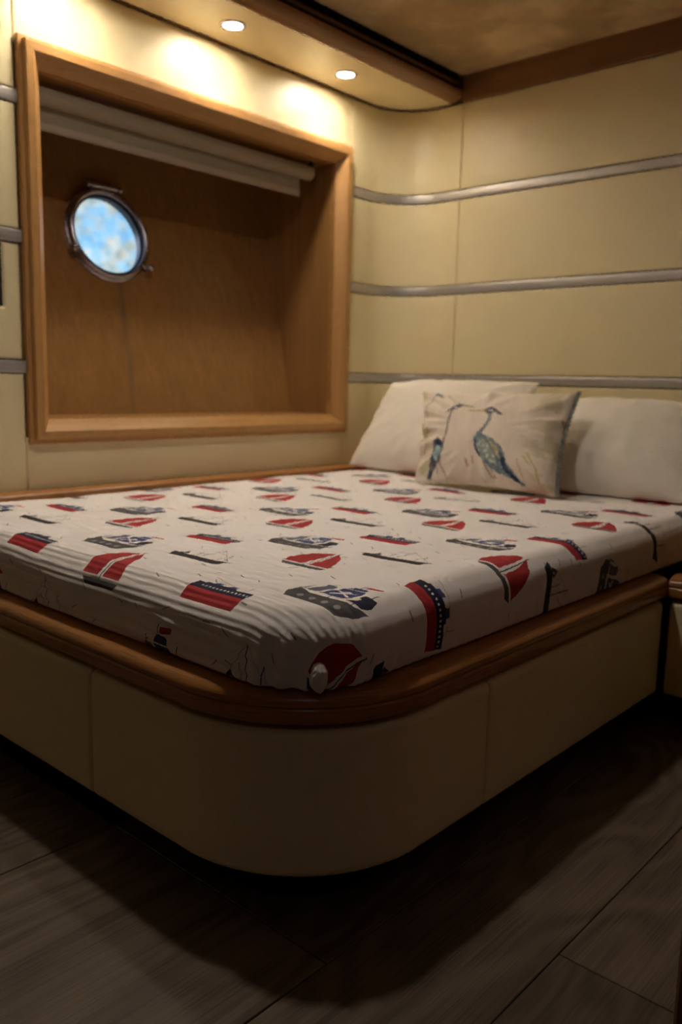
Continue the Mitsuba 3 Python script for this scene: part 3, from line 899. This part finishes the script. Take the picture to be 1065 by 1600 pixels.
def quilt_mesh():
    re = .048                                   # rounding of the top edge
    # outline, counter-clockwise from the head end of the free side, rounded at the foot corners
    out, nor = [], []

    def seg(a, b, k, n):
        for i in range(k):
            out.append(np.array(a) + (np.array(b) - np.array(a)) * i / k); nor.append(n)

    def arc(c, r, a0, a1, k):
        for i in range(k):
            a = a0 + (a1 - a0) * i / k
            out.append(np.array(c) + r * np.array([math.cos(a), math.sin(a)])); nor.append((math.cos(a), math.sin(a)))
    r2 = .03
    PI = math.pi
    seg((MX1 - r2, MY1), (MX0 + MR, MY1), 150, (0, 1)); arc((MX0 + MR, MY1 - MR), MR, PI / 2, PI, 40)
    seg((MX0, MY1 - MR), (MX0, MY0 + MR), 200, (-1, 0)); arc((MX0 + MR, MY0 + MR), MR, PI, 1.5 * PI, 70)
    seg((MX0 + MR, MY0), (MX1 - r2, MY0), 300, (0, -1)); arc((MX1 - r2, MY0 + r2), r2, 1.5 * PI, 2 * PI, 10)
    seg((MX1, MY0 + r2), (MX1, MY1 - r2), 100, (1, 0)); arc((MX1 - r2, MY1 - r2), r2, 0, PI / 2, 10)
    out, nor = np.array(out), np.array(nor, float)
    N = len(out)
    # profile: (inset, z, arc length from the inner end of the rounding)
    prof = []
    for z in np.linspace(MZ0, MZ1 - re, 26):
        prof.append((0.0, z, (MZ1 - re - z) + re * PI / 2))
    for a in np.linspace(0, PI / 2, 14)[1:]:
        prof.append((re * (1 - math.cos(a)), MZ1 - re + re * math.sin(a), re * (PI / 2 - a)))
    inner0 = out - nor * re
    rings, uvs = [], []
    for inset, z, L in prof:
        P = out - nor * inset
        rings.append(np.c_[P, np.full(N, z)])
        q = inner0 + nor * L
        uvs.append(np.c_[-q[:, 1], q[:, 0]])
    # spine of the top: rings shrink onto a line segment
    half = (MY1 - MY0) / 2 - re
    cy = (MY0 + MY1) / 2
    spine = np.c_[np.clip(inner0[:, 0], MX0 + re + half, MX1 - re - half), np.full(N, cy)]
    K = 150
    for k in range(1, K + 1):
        f = k / K
        P = inner0 * (1 - f) + spine * f
        rings.append(np.c_[P, np.full(N, MZ1)]); uvs.append(np.c_[-P[:, 1], P[:, 0]])
    R = np.array(rings); U = np.array(uvs)
    nr = len(R)
    # displacement: quilting ribs that run across the bed (constant t), bolder on the foot end, soft dents on top
    s_, t_ = U[..., 0], U[..., 1]
    npro = len(prof)
    vert = np.zeros((nr, 1)); vert[:npro, 0] = np.array([np.clip((MZ1 - .02 - q[1]) / .06, 0, 1) for q in prof])
    depth = np.zeros((nr, 1)); depth[:npro, 0] = np.array([np.clip((MZ1 - q[1]) / (MZ1 - MZ0), 0, 1) for q in prof])
    nx = np.broadcast_to(nor[None, :, 0], s_.shape); ny = np.broadcast_to(nor[None, :, 1], s_.shape)
    foot = np.clip(-nx, 0, 1) ** 2 * vert
    free = np.clip(-ny, 0, 1) ** 2 * vert
    wob = meshkit.fbm(np.stack([s_ * 4, t_ * 4, s_ * 0], -1), 3, 5) - .5
    sag = (np.clip((s_ - .7) / .75, 0, 1) ** 2) * .035     # the ribs run downhill toward the free corner
    z_ = R[..., 2]
    ribs = np.abs(np.sin(math.pi * (z_ + sag + wob * .02) / .0225))
    d_foot = (ribs - .5) * .0046
    ribs2 = np.abs(np.sin(math.pi * (t_ + wob * .012) / .026))
    d_free = (ribs2 - .5) * .0032
    corner = np.clip(-nx, 0, 1) * np.clip(-ny, 0, 1) * 2 * depth
    ang = np.arctan2(-ny, -nx)
    pleat = np.sin(ang * 22 + 3 * depth + wob * 4) * .006 * corner
    disp = d_foot * foot + d_free * free + pleat
    bul = .010 * np.sin(math.pi * np.clip(depth, 0, 1)) * (vert > 0)
    lowf = (meshkit.fbm(np.stack([s_ * 7, t_ * 7, z_ * 9], -1), 3, 9) - .5)
    disp = disp + bul * .6 + lowf * .012 * vert
    R[..., 0] += nx * disp; R[..., 1] += ny * disp
    top = 1 - np.clip(vert, 0, 1)
    R[..., 2] += top * ((ribs2 - .6) * .0016 + (meshkit.fbm(np.stack([s_ * 5, t_ * 5, s_ * 0 + 4], -1), 3, 2) - .5) * .010)
    # tuck under at the bottom
    for j, k in enumerate((.012, .005, .0015)):
        R[j, :, :2] -= nor * k
    V = R.reshape(-1, 3); UV = U.reshape(-1, 2)
    idx = np.arange(nr * N).reshape(nr, N)
    a, b = idx[:-1], np.roll(idx, -1, 1)[:-1]
    c, d = np.roll(idx, -1, 1)[1:], idx[1:]
    F = np.concatenate([np.stack([a, b, c], -1).reshape(-1, 3), np.stack([a, c, d], -1).reshape(-1, 3)])
    # underside
    base = len(V); cen = np.array([[(MX0 + MX1) / 2, cy, MZ0]])
    V = np.vstack([V, R[0], cen]); UV = np.vstack([UV, U[0] * 0 + .18, [[.18, .18]]])
    i = np.arange(N)
    F = np.vstack([F, np.stack([base + (i + 1) % N, base + i, np.full(N, base + N)], -1)])
    return trimesh.Trimesh(V, F, process=False), UV


qm, quv = quilt_mesh()
qk = thing('bedspread', 'white quilted fitted bedspread printed with navy and red boats, stretched over the mattress', 'bedspread')
E('cover', qm, 'quilt_print', True, quv, parent=qk)
# the gathered knot at the free corner, hanging over the rail
a = math.radians(232)
kc = np.array([MX0 + MR + MR * math.cos(a), MY0 + MR + MR * math.sin(a)])
knot = trimesh.creation.icosphere(subdivisions=4, radius=1.0)
v = knot.vertices.copy()
d3 = meshkit.fbm(v * 2.2 + 5, 3, 4) - .5
v *= (1 + d3[:, None] * .25)
v *= [.013, .013, .022]
v[:, 2] -= .004
v[:, 2] = np.maximum(v[:, 2], -.029)
v += [kc[0] + math.cos(a) * .012, kc[1] + math.sin(a) * .012, MZ0 + .030]
E('corner_gather', trimesh.Trimesh(v, knot.faces, process=False), 'quilt_print', True, np.tile([.35, -.885], (len(v), 1)) + (v[:, :2] - v[:, :2].mean(0)) * .2, parent=qk)


# ------------------------------------------------------------------ pillows
def pillow(w, h, t, seed, ear=.05, soft=2.6, wr=.004, N=90):
    """Front and back sheets of a pillow; local x to the right, y up, z to the front. Returns verts (front, back), uv."""
    g = np.linspace(-1, 1, N)
    g = np.sign(g) * (1 - (1 - np.abs(g)) ** 1.25)
    A, B = np.meshgrid(g, g, indexing='ij')
    X = w / 2 * A * (1 - ear * (1 - B ** 2) * np.abs(A) ** 3) * (1 - .0 * B)
    Y = h / 2 * B * (1 - ear * (1 - A ** 2) * np.abs(B) ** 3)
    prof = ((1 - np.abs(A) ** soft) * (1 - np.abs(B) ** soft)) ** .55
    n1 = meshkit.fbm(np.stack([X * 6, Y * 6, X * 0 + seed], -1), 4, seed) - .5
    # wrinkles that run in from the seams
    edge = np.clip(1 - np.minimum(1 - np.abs(A), 1 - np.abs(B)) / .6, 0, 1)
    rad = np.arctan2(B, A)
    n2 = (meshkit.noise(np.stack([rad * 9, edge * 1.5, rad * 0 + seed], -1), seed + 3) - .5) * edge * (prof > 0)
    Zf = t / 2 * prof * (1 + .35 * n1) + wr * 3 * n2 * np.minimum(prof * 4, 1)
    Zb = -t / 2 * prof * (1 + .2 * n1)
    return A, B, X, Y, Zf, Zb


def sheet_faces(n, m, flip=False):
    idx = np.arange(n * m).reshape(n, m)
    a, b, c, d = idx[:-1, :-1], idx[1:, :-1], idx[1:, 1:], idx[:-1, 1:]
    F = np.concatenate([np.stack([a, b, c], -1).reshape(-1, 3), np.stack([a, c, d], -1).reshape(-1, 3)])
    return F[:, ::-1] if flip else F


def place(X, Y, Z, O, ex, ey, ez):
    P = np.stack([X, Y, Z], -1)
    return O + P[..., :1] * ex + P[..., 1:2] * ey + P[..., 2:3] * ez


def settle(P, zmin, xmax):
    """Rest the cloth on the bed and against the wall: soft clamp."""
    k = .006
    z = P[..., 2]
    P[..., 2] = zmin + k * np.logaddexp(0, (z - zmin) / k)
    x = P[..., 0]
    P[..., 0] = xmax - k * np.logaddexp(0, (xmax - x) / k)
    return P


def place4(A, B, X, Y, Z, w, h, corners):
    """The pillow laid over four corners (they need not make a rectangle)."""
    BLc, BRc, TLc, TRc = map(np.asarray, corners)
    ez = basis(*corners)[3]
    u, v = (X / w + .5)[..., None], (Y / h + .5)[..., None]
    return (BLc * (1 - u) + BRc * u) * (1 - v) + (TLc * (1 - u) + TRc * u) * v + Z[..., None] * ez


def basis(BLc, BRc, TLc, TRc):
    BLc, BRc, TLc, TRc = map(np.asarray, (BLc, BRc, TLc, TRc))
    ex = (BRc - BLc) + (TRc - TLc); w = np.linalg.norm(ex) / 2; ex = ex / np.linalg.norm(ex)
    ey = (TLc - BLc) + (TRc - BRc); h = np.linalg.norm(ey) / 2; ey = ey - ex * (ey @ ex); ey /= np.linalg.norm(ey)
    return (BLc + BRc + TLc + TRc) / 4.0, ex, ey, np.cross(ex, ey), w, h


def bed_pillow(label, corners, t, seed, ear=.045, slump=0.0):
    k = thing('pillow', label, 'pillow')
    O, ex, ey, ez, w, h = basis(*corners)
    A, B, X, Y, Zf, Zb = pillow(w, h, t, seed, ear)
    sl = -slump * (1 - B ** 2) * 0 + slump * (A * 0 + (1 - (B + 1) / 2) ** 2)
    Zf2 = Zf * (1 + sl)
    Pf, Pb = settle(place4(A, B, X, Y, Zf2, w, h, corners), .5135, -.016), settle(place4(A, B, X, Y, Zb, w, h, corners), .5135, -.016)
    n, m = X.shape
    V = np.vstack([Pf.reshape(-1, 3), Pb.reshape(-1, 3)])
    F = np.vstack([sheet_faces(n, m), sheet_faces(n, m, True) + n * m])
    E('case', trimesh.Trimesh(V, F, process=False), 'pillow_white', True, parent=k)
    return k


bed_pillow('white pillow propped against the head wall by the window frame, behind the heron cushion',
           ((-.39, -.105, .525), (-.40, -.80, .525), (-.10, -.075, .842), (-.10, -.735, .852)), .19, 3)
bed_pillow('white pillow propped against the head wall on the aisle side, right of the heron cushion',
           ((-.42, -.80, .525), (-.40, -1.40, .52), (-.13, -.78, .790), (-.12, -1.40, .784)), .20, 8, .03)

cu = thing('cushion', 'cream linen cushion printed with two blue herons, leaning on the white pillows', 'cushion')
CC = ((-.60, -.575, .520), (-.585, -1.075, .520), (-.43, -.470, .812), (-.415, -1.050, .826))
O, ex, ey, ez, w, h = basis(*CC)
A, B, X, Y, Zf, Zb = pillow(w, h, .14, 21, .085, 2.4, .012)
top_r = np.clip(A, 0, 1) ** 4 * np.clip(B, 0, 1) ** 3
Pf, Pb = place4(A, B, X, Y, Zf, w, h, CC), place4(A, B, X, Y, Zb, w, h, CC)
for P in (Pf, Pb):
    P -= top_r[..., None] * np.array([.02, 0.0, .0])
Pf, Pb = settle(Pf, .5140, -.1), settle(Pb, .5140, -.1)
n, m = X.shape
UVf = np.stack([(A + 1) / 2, (1 - B) / 2], -1).reshape(-1, 2)
V = np.vstack([Pf.reshape(-1, 3), Pb.reshape(-1, 3)])
F = np.vstack([sheet_faces(n, m), sheet_faces(n, m, True) + n * m])
E('cover', trimesh.Trimesh(V, F, process=False), 'cushion_print', True, np.vstack([UVf, UVf * .1 + [.8, .02]]), parent=cu)
# grey-green fringe along the right seam
e = Pf[-1]
V, U = [], []
out = ex
for i in range(len(e)):
    f = i / (len(e) - 1)
    wv = .012 + .003 * math.sin(i * 1.9)
    for q in (0, 1):
        for s in (-1, 1):
            V.append(e[i] + out * (wv * q - .002) + ez * s * .0025 * (1 - .5 * q)); U.append((f * .36, q))
V = np.array(V); V[:, 2] = np.maximum(V[:, 2], .5135)
F = []
for i in range(len(e) - 1):
    a, b = 4 * i, 4 * i + 4
    F += [(a, b, b + 2), (a, b + 2, a + 2), (a + 1, b + 3, b + 1), (a + 1, a + 3, b + 3), (a + 2, b + 2, b + 3), (a + 2, b + 3, a + 3), (a, a + 1, b + 1), (a, b + 1, b)]
E('fringe', trimesh.Trimesh(V, F, process=False), 'fringe', False, np.array(U), parent=cu)

# ------------------------------------------------------------------ wardrobe corner at the right edge of the view
wd = thing('wardrobe', 'dark wooden corner post of a wardrobe at the lower right edge', 'wardrobe')
E('corner_post', cham(-1.84, -1.79, -1.964, -1.914, .001, ZC - .002, .005), 'dark_wood', 30, parent=wd)
E('side_panel', box(-1.79, -1.25, -1.94, -1.920, .001, ZC - .002), 'dark_wood', parent=wd)
E('front_panel', box(-1.834, -1.812, -2.6, -1.964, .06, ZC - .002), 'dark_wood', parent=wd)
E('back_panel', box(-1.27, -1.25, -2.6, -1.94, .001, ZC - .002), 'dark_wood', parent=wd)
